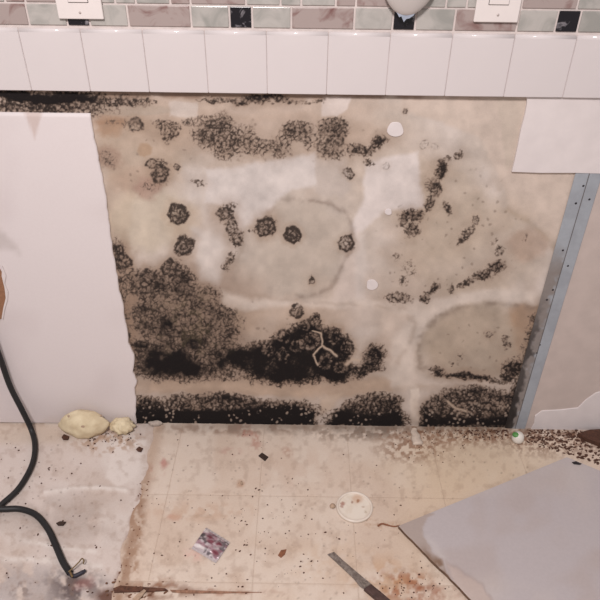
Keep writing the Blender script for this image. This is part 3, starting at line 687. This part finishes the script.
for r in range(3):
    for c in range(7):
        x0, x1, yb, yt = JX[c], JX[c+1], JY[r+1], JY[r]
        st = 0.0018 if r < 2 else 0.004
        ax_ = np.linspace(0, 1, int((x1-x0)/st)+1); ay_ = np.linspace(yb+.00006, yt-.00006, int((yt-yb)/st)+1)
        A, B = np.meshgrid(ax_, ay_)
        lft = np.full(B.shape, x0+.00006)
        if c == 0: lft = np.vectorize(XE)(B)+.006*(fbm(B*400, B*0+r, 6, 55)-.5)
        Xg = lft+(x1-.00006-lft)*A
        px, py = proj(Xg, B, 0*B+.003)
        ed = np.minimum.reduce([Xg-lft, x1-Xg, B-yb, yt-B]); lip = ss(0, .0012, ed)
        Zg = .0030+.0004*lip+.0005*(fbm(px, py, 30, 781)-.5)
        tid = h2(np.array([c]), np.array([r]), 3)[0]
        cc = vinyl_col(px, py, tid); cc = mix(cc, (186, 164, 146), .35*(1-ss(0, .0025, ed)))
        V = np.stack([Xg, B, Zg], -1).reshape(-1, 3); nxx, nyy = len(ax_), len(ay_)
        F_ = gridfaces(nxx, nyy)
        per = np.concatenate([np.arange(nxx), np.arange(1, nyy)*nxx+nxx-1, (nyy-1)*nxx+np.arange(nxx-2, -1, -1), np.arange(nyy-2, 0, -1)*nxx])
        Vs = V[per].copy(); Vs[:, 2] = -.001; n0 = len(V); m_ = len(per); nx2 = (np.arange(m_)+1) % m_
        sk = np.stack([n0+m_+np.arange(m_), n0+np.arange(m_), n0+nx2, n0+m_+nx2], 1)
        cs = cc.reshape(-1, 3); ck = np.tile(lin((150, 112, 84)), (m_, 1))
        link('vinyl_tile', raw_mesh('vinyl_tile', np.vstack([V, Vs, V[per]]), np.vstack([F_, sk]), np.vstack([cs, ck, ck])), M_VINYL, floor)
ZV = 0.0036   # top of the vinyl

# ------------------------------------------------------------------ things on the floor
def obj_at(name, verts, faces, loc, m, label, cat, smooth=False, group=None):
    me = bpy.data.meshes.new(name); me.from_pydata([tuple(v) for v in verts], [], faces); me.update()
    o = link(name, me, m, None, smooth); o.location = loc; tag(o, label, cat, group); return o
# drywall offcut
A, B = fpt(398, 526, .013), fpt(567, 457, .013)
d1 = (B-A); L1 = np.hypot(d1[0], d1[1]); d1 /= L1
D_ = fpt(472, 600, .013)-A; D_ /= np.hypot(D_[0], D_[1])
nu, nv = 150, 120; L2 = 0.62; LB = L1
U, Vv = np.meshgrid(np.linspace(0, 1, nu), np.linspace(0, 1, nv))
ex = .004*(fbm(Vv*200, Vv*0, 9, 5)-.5)
E_ = fpt(600, 470.5, .013)-B; E_ /= np.hypot(E_[0], E_[1])
PXY = A[None, None, :2]+d1[:2]*((U*LB+ex*(1-U)))[..., None]+(D_[:2]*(1-U)[..., None]+E_[:2]*U[..., None])*(Vv*L2)[..., None]
# the far right corner is cut back
ppx, ppy = proj(PXY[..., 0], PXY[..., 1], 0*U+.013)
oc = np.ones(U.shape+(3,))*lin((186, 178, 180))
oc = mix(oc, (181, 169, 167), .7*ss(.4, .7, fbm(ppx, ppy, 40, 3))); oc = mix(oc, (198, 188, 184), .5*ss(.5, .75, fbm(ppx, ppy, 60, 33)))
bnd = linesd(ppx+(fbm(ppx, ppy, 8, 6)-.5)*8, ppy+(fbm(ppx, ppy, 8, 7)-.5)*8, [(398, 526), (420, 550), (443, 575), (470, 602), (500, 630)])
zq = polysd(ppx+(fbm(ppx, ppy, 8, 6)-.5)*7, ppy+(fbm(ppx, ppy, 8, 7)-.5)*7, [(390, 526), (400, 518), (434, 511), (426, 522), (423, 538), (434, 550), (442, 562), (450, 578), (458, 592), (474, 610), (440, 610)])
oc = mix(oc, (198, 190, 189), .6*np.exp(-((zq-4)/3.5)**2)*ss(530, 545, ppy))
oc = mix(oc, (172, 157, 150), .9*(1-ss(-1.2, 1.2, zq)))
oc = mix(oc, (130, 104, 86), .9*(1-ss(3, 11, bnd))*ss(.28, .5, fbm(ppx, ppy, 7, 9))*ss(540, 560, ppy)*ss(2, -2, zq))
zr = polysd(ppx+(fbm(ppx, ppy, 10, 16)-.5)*7, ppy+(fbm(ppx, ppy, 10, 17)-.5)*7, [(446, 560), (462, 572), (480, 582), (492, 600), (492, 640), (470, 640)])
oc = mix(oc, (192, 172, 162), .55*(1-ss(-2, 2, zr))*ss(-1, 2, zq)); oc = mix(oc, (164, 150, 148), .5*np.exp(-(zr/1.6)**2)*ss(-1, 2, zq))
oz = .0125+.0006*(fbm(ppx, ppy, 40, 15)-.5)
Vt = np.stack([PXY[..., 0], PXY[..., 1], oz], -1).reshape(-1, 3); Ft = gridfaces(nu, nv)[:, ::-1]
per = np.concatenate([np.arange(nu), np.arange(1, nv)*nu+nu-1, (nv-1)*nu+np.arange(nu-2, -1, -1), np.arange(nv-2, 0, -1)*nu])
Vs = Vt[per].copy(); Vs[:, 2] = ZV+.0004; n0 = len(Vt); m_ = len(per); nx2 = (np.arange(m_)+1) % m_
base = np.array([A[0], A[1], ZV]); root = empty('drywall_offcut', tuple(base)); tag(root, 'large grey drywall offcut lying on the floor at lower right', 'drywall sheet')
me = raw_mesh('face_paper', Vt-base, Ft, oc.reshape(-1, 3)); link('face_paper', me, M_PAINT, root)
Ve = np.vstack([Vt[per], Vs])-base; sk = np.stack([np.arange(m_), nx2, m_+nx2, m_+np.arange(m_)], 1)
o = link('gypsum_core', raw_mesh('gypsum_core', Ve, sk), mat('brown_core', (120, 94, 76), .9, noise=.4, nscale=120), root); o['label'] = 'broken brownish edge of the sheet'
for p in o.data.polygons: p.use_smooth = False

# black cable
R = 0.0068
def onf(px, py, z=None): return tuple(fpt(px, py, (R+.001) if z is None else z))
cpts = [tuple(wpt(-60, 215, -.05)), tuple(wpt(-22, 300, -.035)), tuple(wpt(0, 358, -.024)), tuple(wpt(10, 386, -.026)), tuple(wpt(22, 410, -.035)), onf(31.5, 430, .016), onf(35, 446), onf(32, 465), onf(19, 488), onf(1, 505), onf(-18, 523), onf(-45, 545),
        onf(-80, 548), onf(-98, 528), onf(-75, 508), onf(-40, 506, .020), onf(-18, 508, .024), onf(2, 509, .014), onf(20, 509), onf(36, 515), onf(48, 529), onf(56, 546), onf(63, 562), onf(70, 573)]
b0 = (cpts[6][0], cpts[6][1], 0.0); root = empty('power_cable', b0); tag(root, 'thick black cable looping across the floor at the left, end cut', 'cable')
cs = [tuple(np.array(p)-np.array(b0)) for p in spline(cpts, 12)]
bm = bmesh.new(); tube(bm, cs, R, 14); bmo('sheath', bm, M_CABLE, root, True)
e = [np.array(onf(*p, z))-np.array(b0) for p, z in (((68, 571), .007), ((73, 576), .006), ((80, 573.5), .008), ((85.5, 570.5), .007))]
bm = bmesh.new(); tube(bm, spline(e, 6), [0.0045]*3+[.0042]*13+[.0035]*3, 10); bmo('cut_core', bm, mat('dark_blue_core', (44, 42, 54), .6), root, True)
e = [np.array(onf(*p, z))-np.array(b0) for p, z in (((68.5, 572), .014), ((74, 567), .016), ((79, 562), .020), ((82, 558.5), .020), ((84, 561), .016), ((83, 564), .012))]
bm = bmesh.new(); tube(bm, spline(e, 6), 0.0014, 8); bmo('wire_strand', bm, M_WIRE, root, True)
e = [np.array(onf(*p, z))-np.array(b0) for p, z in (((69.5, 571), .012), ((71, 574), .0125), ((72.5, 577), .011))]
bm = bmesh.new(); tube(bm, spline(e, 5), 0.0022, 8); bmo('wire_strand', bm, M_WIRE, root, True)

# foam lumps
def blob(name, cx, cy, rx, rz, ry, seed, m, label, cat, z0=0.0, seg=4, amp=.12, sc=2.2):
    from mathutils import noise
    bm = bmesh.new(); bmesh.ops.create_icosphere(bm, subdivisions=seg, radius=1)
    for v in bm.verts:
        k = 1+amp*noise.noise(v.co*sc+Vector((seed, 0, 0)))+amp*.4*noise.noise(v.co*6+Vector((0, seed, 0)))
        px_n = abs(v.co.x)**6*.16
        v.co = Vector((v.co.x*rx*(k+px_n), v.co.y*ry*k, max(v.co.z*rz*k, -rz*.75)))
    zm = min(v.co.z for v in bm.verts)
    for v in bm.verts: v.co.z -= zm
    o = bmo(name, bm, m, None, True); o.location = (cx, cy, z0); return tag(o, label, cat)
p = fpt(86, 432); fo = blob('foam_lump', p[0], -0.038, .055, .042, .031, 3.1, M_FOAM, 'big yellowish foam lump against the base of the white panel', 'foam')
p2 = fpt(123, 432); blob('foam_lump', p2[0], -0.029, .027, .024, .021, 8.3, M_FOAM, 'small pale foam lump between the big lump and the mold', 'foam', amp=.25, sc=3)
pt = wpt(131.5, 416, -.03)
# bits of dirt sticking to the big lump
for px, py, sz in ((69, 416, .0050), (83, 426.5, .0045), (101, 416, .0042)):
    hit, loc, nrm, _ = fo.ray_cast(Vector(CAM)-Vector(fo.location), Vector(ray(px, py)).normalized())
    if hit:
        bm = bmesh.new()
        bmesh.ops.create_icosphere(bm, subdivisions=1, radius=sz, matrix=Matrix.Translation(loc) @ nrm.to_track_quat('Z', 'Y').to_matrix().to_4x4() @ Matrix.Diagonal((1.3, .9, .25, 1)))
        bmo('dirt_spot', bm, M_TAN, fo)

# single chips and flakes
def flake(name, pxs, z, th, m, label, cat, parent=None):
    pts = [fpt(a, b, z+th) for a, b in pxs]; c = np.mean(pts, 0); c[2] = z
    bm = bmesh.new(); prism(bm, [(p[0]-c[0], p[1]-c[1], 0) for p in pts], (0, 0, th), min(th*.3, .0006))
    for v in bm.verts: v.co.z += .25*th*math.sin(v.co.x*400)*math.cos(v.co.y*330) if v.co.z > th*.5 else 0
    o = bmo(name, bm, m); o.location = tuple(c); return tag(o, label, cat)
ZF = 0.0008
flake('wood_chip', [(258.5, 455.5), (262, 452.5), (268.5, 456.5), (265, 460.5)], ZV, .003, M_CHIP2, 'dark brown square chip on the vinyl near the wall', 'chip')
flake('rust_flake', [(278, 555), (281, 550), (286.5, 549), (285, 554), (281, 557.5)], ZV, .002, M_CHIP3, 'reddish brown flake between the foil packet and the knife', 'flake')
flake('wood_chip', [(56, 523), (60, 521), (66, 521.5), (63, 525), (58, 525)], ZF, .003, M_CHIP2, 'dark flake on the white floor above the cable end', 'chip')
flake('wood_chip', [(136, 449), (139, 446.5), (143, 448), (141, 451.5), (138, 451)], ZF, .003, M_CHIP, 'brown crumb below the small foam lump', 'chip')
flake('wood_chip', [(61.5, 437), (64, 434), (69, 436), (68, 439), (63, 439)], ZF, .004, M_CHIP, 'brown crumb in front of the big foam lump', 'chip')
flake('wood_splinter', [(578, 433.5), (590, 429.5), (640, 427), (640, 449), (604, 445), (586, 438)], ZV, .012, M_CHIP, 'brown splintered wood piece at the right edge by the wall', 'wood')
flake('dark_sliver', [(572, 462), (576, 461), (582, 463.5), (580, 464.6), (574, 463.8)], .0133, .0015, M_DGREY, 'tiny dark sliver on the grey drywall offcut', 'sliver')
flake('tan_crumb', [(240, 482), (242, 480.5), (243, 484), (241, 485)], ZV, .002, M_TAN, 'tiny tan crumb on the vinyl left of centre', 'crumb')
tw = [fpt(a, b, ZV+.0018) for a, b in ((378, 526), (382, 523.8), (388, 525.2), (394, 526.5), (400, 525.5))]
bm = bmesh.new(); tube(bm, [tuple(p-tw[0]) for p in spline(tw, 4)], [.0022-.0009*i/16 for i in range(17)], 7); o = bmo('twig', bm, M_CHIP3, None, True); o.location = tuple(tw[0]); tag(o, 'thin brown twig by the tip of the drywall offcut', 'twig')

# plaster drip at the wall base
p = fpt(415.5, 437, ZV); bm = bmesh.new()
e = [(-.001, .030, .004), (-.001, .020, .003), (0, .010, .003), (.001, -.004, .003), (.0015, -.018, .003), (.002, -.026, .002)]
tube(bm, spline(e, 4), [.0068+.0066*min(1, i/14) for i in range(18)]+[.0132, .0110, .0060], 12)
for v in bm.verts: v.co.z = max(v.co.z*.6, 0.0); v.co.x += .0012*math.sin(v.co.y*260)
o = bmo('plaster_drip', bm, mat('stained_plaster_drip', (212, 196, 182), .8, noise=.15, nscale=80), None, True); o.location = (p[0], -.042, ZV); tag(o, 'white plaster drip at the wall base between two mold lumps', 'plaster')
p = wpt(155, 419, -.006); bm = bmesh.new()
bmesh.ops.create_icosphere(bm, subdivisions=3, radius=1)
for v in bm.verts: v.co = Vector((v.co.x*.018*(1+.15*math.sin(v.co.y*5)), v.co.y*.006, max(v.co.z, -.5)*.010*(1+.2*math.sin(v.co.x*4)))) + Vector((0, 0, .005))
o = bmo('plaster_crumb', bm, mat('dirty_plaster', (186, 172, 162), .85, noise=.3, nscale=150), None, True); o.location = (p[0], -.010, ZV); tag(o, 'whitish plaster crumb at the foot of the mold near the panel', 'plaster')

# white ball with green spot
p = fpt(517, 441, ZV); rb = .0155; root = empty('bottle_cap', (p[0], p[1]+.001, ZV)); tag(root, 'small round white cap with a green spot near the metal strip', 'cap')
bm = bmesh.new(); lathe(bm, [(0, 0), (.010, 0), (.0145, .004), (rb, .010), (.0148, .017), (.0125, .0225), (.008, .0265), (.003, .0282), (0, .0285)], 28); bmo('cap', bm, M_BEAD, root, True)
bm = bmesh.new(); d = Vector((-.28, -.38, .88)).normalized(); bmesh.ops.create_icosphere(bm, subdivisions=3, radius=.0088, matrix=Matrix.Translation(Vector((-.0072, -.0020, .0226))) @ d.to_track_quat('Z', 'Y').to_matrix().to_4x4() @ Matrix.Diagonal((1.1, .85, .62, 1)))
bmo('green_spot', bm, M_GREEN, root, True)

# round jar lid
p = fpt(354.5, 507.5, ZV); root = empty('jar_lid', (p[0], p[1], ZV)); tag(root, 'round ivory plastic lid with rust specks lying on the vinyl', 'lid')
rl = (fpt(372.8, 507, ZV)[0]-fpt(336.3, 507, ZV)[0])/2
bm = bmesh.new(); lathe(bm, [(0, .0028), (rl*.4, .0029), (rl*.78, .0030), (rl*.84, .0034), (rl*.86, .0026)], 56)
o = bmo('disc', bm, M_LID, root, True)
me = o.data
bm = bmesh.new(); bm.from_mesh(me); bmesh.ops.subdivide_edges(bm, edges=bm.edges[:], cuts=5, use_grid_fill=True); bm.to_mesh(me); bm.free()
def lidc(V):
    c = np.ones((len(V), 3))*lin((228, 218, 206)); x, y = V[:, 0]*1000, V[:, 1]*1000
    c = mix(c, (220, 207, 192), .7*ss(.45, .65, fbm(x, y, 14, 4)))
    for cx, cy, r, col, s in ((9, 16, 4, (120, 70, 44), .9), (-5, 12, 3, (140, 90, 66), .8), (-27, 8, 5, (150, 84, 66), .7), (-29, 0, 4, (150, 84, 66), .6), (20, 0, 3, (176, 146, 124), .6), (8, 22, 12, (196, 150, 116), .5), (24, -14, 3, (170, 150, 130), .6)):
        c = mix(c, col, s*ell(x+(fbm(x, y, 4, 7)-.5)*4, y+(fbm(x, y, 4, 8)-.5)*4, cx, cy, r, r, .5))
    return c
set_col(me, lidc)
bm = bmesh.new(); lathe(bm, [(rl*.85, .0022), (rl*.87, .0050), (rl*.90, .0062), (rl*.96, .0060), (rl*1.0, .0044), (rl, 0.0), (rl*.86, 0.0)], 56)
bmo('rim', bm, mat('ivory_rim', (228, 216, 204), .45, noise=.1, nscale=60), root, True)
p = fpt(332.5, 507, ZV); blob('tan_crumb', p[0], p[1], .0065, .005, .006, 2.0, M_TAN, 'small tan crumb touching the left side of the round lid', 'crumb', z0=ZV, seg=2, amp=.25)

# foil packet
cn = [fpt(a, b, ZV+.004) for a, b in ((205, 528.5), (229, 543.5), (217, 561), (192.5, 546.5))]
nn = 34; S, T_ = np.meshgrid(np.linspace(0, 1, nn), np.linspace(0, 1, nn))
P = ((1-S)*(1-T_))[..., None]*cn[0]+(S*(1-T_))[..., None]*cn[1]+(S*T_)[..., None]*cn[2]+((1-S)*T_)[..., None]*cn[3]
c0 = np.mean(cn, 0); c0[2] = ZV
bulge = np.sin(np.pi*S)*np.sin(np.pi*T_)
w1, w2 = worley(S*60, T_*60, 14, 5)
P[..., 2] = ZV+.0022+.006*bulge**.5*(.5+.8*w1)+.0018*np.abs(fbm(S*50, T_*50, 8, 3)-.5)*2
fcx = np.ones(S.shape+(3,))*lin((196, 184, 188))
pr = ss(.5, .62, fbm(S*40, T_*40, 7, 21)); 
band = np.maximum(ell(S, T_, .34, .25, .14, .10, .5), np.maximum(ell(S, T_, .72, .30, .15, .12, .5), np.maximum(ell(S, T_, .80, .72, .15, .13, .5), ell(S, T_, .5, .42, .22, .10, .5))))
fcx = mix(fcx, (124, 58, 74), .95*band*ss(.25, .5, fbm(S*40, T_*40, 6, 22)))
fcx = mix(fcx, (74, 66, 72), .8*ss(.56, .66, fbm(S*40, T_*40, 6, 31))*(1-band)); fcx = mix(fcx, (170, 120, 136), .6*pr*(1-band))
fcx = mix(fcx, (62, 60, 62), .85*ell(S, T_, .08, .30, .09, .10, .5)); fcx = mix(fcx, (240, 232, 232), .9*ell(S, T_, .15, .85, .3, .07, .5, -8)); fcx = mix(fcx, (236, 228, 228), .9*ell(S, T_, .07, .05, .12, .1, .5))
root = empty('foil_packet', tuple(c0)); tag(root, 'crumpled silver and maroon foil packet on the vinyl', 'packet')
link('pouch', raw_mesh('pouch', P.reshape(-1, 3)-c0, gridfaces(nn, nn)[:, ::-1], fcx.reshape(-1, 3)), M_FOIL, root)
for a, b in ((3, 2), (0, 1)):
    bm = bmesh.new(); q0, q1 = cn[a]-c0, cn[b]-c0; dv = q1-q0; nrm = np.array([-dv[1], dv[0], 0]); nrm /= np.linalg.norm(nrm)
    sg = -1 if a == 3 else 1; k = 16
    top = [q0+dv*i/k+np.array([0, 0, -.0012+.0006*(i % 2)]) for i in range(k+1)]; out = [p_+nrm*sg*.0045+np.array([0, 0, -.0004]) for p_ in top]
    va = [bm.verts.new(p_) for p_ in top]; vb = [bm.verts.new(p_) for p_ in out]
    for i in range(k): bm.faces.new((va[i], va[i+1], vb[i+1], vb[i]))
    bmesh.ops.recalc_face_normals(bm, faces=bm.faces[:]); bmesh.ops.solidify(bm, geom=bm.faces[:], thickness=.0004)
    bmo('crimped_seal', bm, mat('bare_foil', (206, 198, 200), .3, .5), root)

# old knife
def strip3(name, L, Rr, z, th, m, parent, base, bev=.0006):
    pts = [fpt(a, b, z+th) for a, b in L+Rr[::-1]]; bm = bmesh.new()
    prism(bm, [(p[0]-base[0], p[1]-base[1], z-base[2]) for p in pts], (0, 0, th), bev); return bmo(name, bm, m, parent)
kb = fpt(352, 573, ZV); root = empty('old_knife', tuple(kb)); tag(root, 'old knife with worn grey blade and dark brown handle at bottom', 'knife')
strip3('blade', [(327.5, 554), (336, 561.5), (345, 570), (354, 578.5), (360, 586), (366, 590)], [(334, 551.5), (343, 560), (353, 568.5), (363, 577), (370, 582.5), (375, 587)], ZV+.0006, .0028, M_BLADE, root, kb)
strip3('bolster', [(359, 580), (363, 586), (368, 590)], [(368, 581), (372, 584.5), (376, 588)], ZV+.0003, .0055, mat('pitted_steel', (150, 138, 130), .55, .3, noise=.6, nscale=260), root, kb)
strip3('handle', [(364, 588), (370, 593), (377, 599), (389, 611), (402, 625), (416, 640)], [(371, 583.5), (380, 590.5), (390, 599), (402, 611), (416, 626), (428, 640)], ZV+.0002, .010, M_HANDLE, root, kb, .002)

flake('wood_splinter', [(113, 588), (120, 585.5), (140, 586.5), (165, 588), (168, 590), (150, 591), (128, 591.5), (114, 592)], ZV, .004, mat('rotten_wood', (104, 68, 52), .85, noise=.5, nscale=150), 'short rotten wood splinter at the bottom edge of the vinyl', 'wood')
flake('wood_splinter', [(170, 589.5), (190, 590), (225, 591), (262, 592), (225, 593), (190, 593), (172, 592)], ZV, .002, mat('pale_wood', (162, 122, 100), .85, noise=.4, nscale=150), 'long thin pale wood splinter at the bottom edge', 'wood')
flake('vinyl_shred', [(132, 599), (137, 594), (144, 589), (146, 590.5), (142, 596), (137, 601)], ZV+.0045, .002, M_TAN, 'pale torn vinyl shred lying across the rotten splinter', 'shred')
# loose grit: uncountable
def grit(name, spots, z, m, label, seed, parent=None):
    rg = random.Random(seed); V, Fc = [], []
    for (px, py, s, asp) in spots:
        c = fpt(px, py, z); a = rg.uniform(-.5, .5)+(0.3 if asp > 1.5 else rg.uniform(0, 3)); n = 6; i0 = len(V); hgt = s*rg.uniform(.3, .6)
        ring = []
        for k in range(n):
            t = 2*math.pi*k/n; r = s*rg.uniform(.7, 1.2); x, y = r*asp*math.cos(t), r*math.sin(t)
            V.append((c[0]+x*math.cos(a)-y*math.sin(a), c[1]+x*math.sin(a)+y*math.cos(a), z-.0002))
        for k in range(n):
            q = V[i0+k]; V.append((c[0]+(q[0]-c[0])*.75, c[1]+(q[1]-c[1])*.75, z+hgt))
        for k in range(n): Fc.append((i0+k, i0+(k+1) % n, i0+n+(k+1) % n, i0+n+k))
        Fc.append(tuple(i0+n+k for k in range(n)))
    me = bpy.data.meshes.new(name); me.from_pydata(V, [], Fc); me.update(); o = link(name, me, m); return tag(o, label, 'debris', kind='stuff')
rg = random.Random(11); sA, sB = [], []
def inoff(px, py):
    if px > 565: return py > 456+(px-567)*.42
    return py > 526-(px-398)*(69/169)-1 and px > 396 and py < 526+(px-398)*1.0+200 and px > 398+(py-526)*.95
for i in range(600):
    t = rg.random(); px = 455+150*t**.75; py = 430+rg.random()**1.2*(10+38*max(0, t-.3))
    if not inoff(px, py+3) and not (508 < px < 527 and py < 448): (sA if rg.random() < 2 else sB).append((px, py, rg.uniform(.0010, .0034)*(.6+.6*t), rg.choice((1, 1.6, 2.2))))
for i in range(60):
    px = rg.uniform(395, 470); py = 430+abs(rg.gauss(0, 14))
    if not inoff(px, py+3): sA.append((px, py, rg.uniform(.0008, .0022), 1))
grit('debris_grit', sA, ZV, M_CHIP, 'brown crumbs strewn along the wall base at right', 1)
sC = []
for i in range(230):
    px, py = rg.uniform(150, 470), rg.uniform(432, 600)
    if rg.random() < .5: px, py = rg.gauss(255, 40), rg.gauss(530, 30)
    if px < 162-(py-428)*.232+4 or inoff(px, py) or math.hypot((px-354.5)/20, (py-507)/18) < 1.05 or (190 < px < 231 and 526 < py < 564) or py < 430: continue
    sC.append((px, py, rg.choice((.0006, .0008, .0010, .0014, .0020)), rg.choice((1, 1, 1.7))))
for i in range(45):
    px, py = rg.gauss(412, 16), rg.gauss(586, 7)
    if not inoff(px+3, py): sC.append((px, py, rg.uniform(.0007, .002), 1.2))
grit('floor_specks', sC, ZV, M_CHIP, 'tiny brown specks scattered over the beige vinyl', 3)
sD = []
for i in range(150):
    px, py = (rg.gauss(108, 16), 432+abs(rg.gauss(0, 7))) if rg.random() < .6 else (rg.uniform(0, 130), rg.uniform(430, 600))
    if px > 150-(py-428)*.232 or px < 0: continue
    sD.append((px, py, rg.choice((.0007, .0010, .0014, .0022)), rg.choice((1, 1.5))))
grit('floor_specks', sD, .0002, M_CHIP, 'brown crumbs scattered over the whitish floor around the foam', 4)
sE = []
for i in range(90):
    t = rg.random(); py = 480+120*t; px = 157-(py-428)*.232+rg.gauss(1.5, 3)
    sE.append((px, py, rg.uniform(.0007, .0024), rg.choice((1, 1.5))))
for i in range(60):
    px = 105+abs(rg.gauss(0, 38)); py = 592+rg.gauss(0, 4); sE.append((px, py, rg.uniform(.001, .0030), rg.choice((1, 2.2))))
grit('glue_crumbs', sE, ZV-.001, mat('old_glue', (124, 86, 64), .85, noise=.4, nscale=200), 'brown crumbling glue along the broken edge of the vinyl', 5)
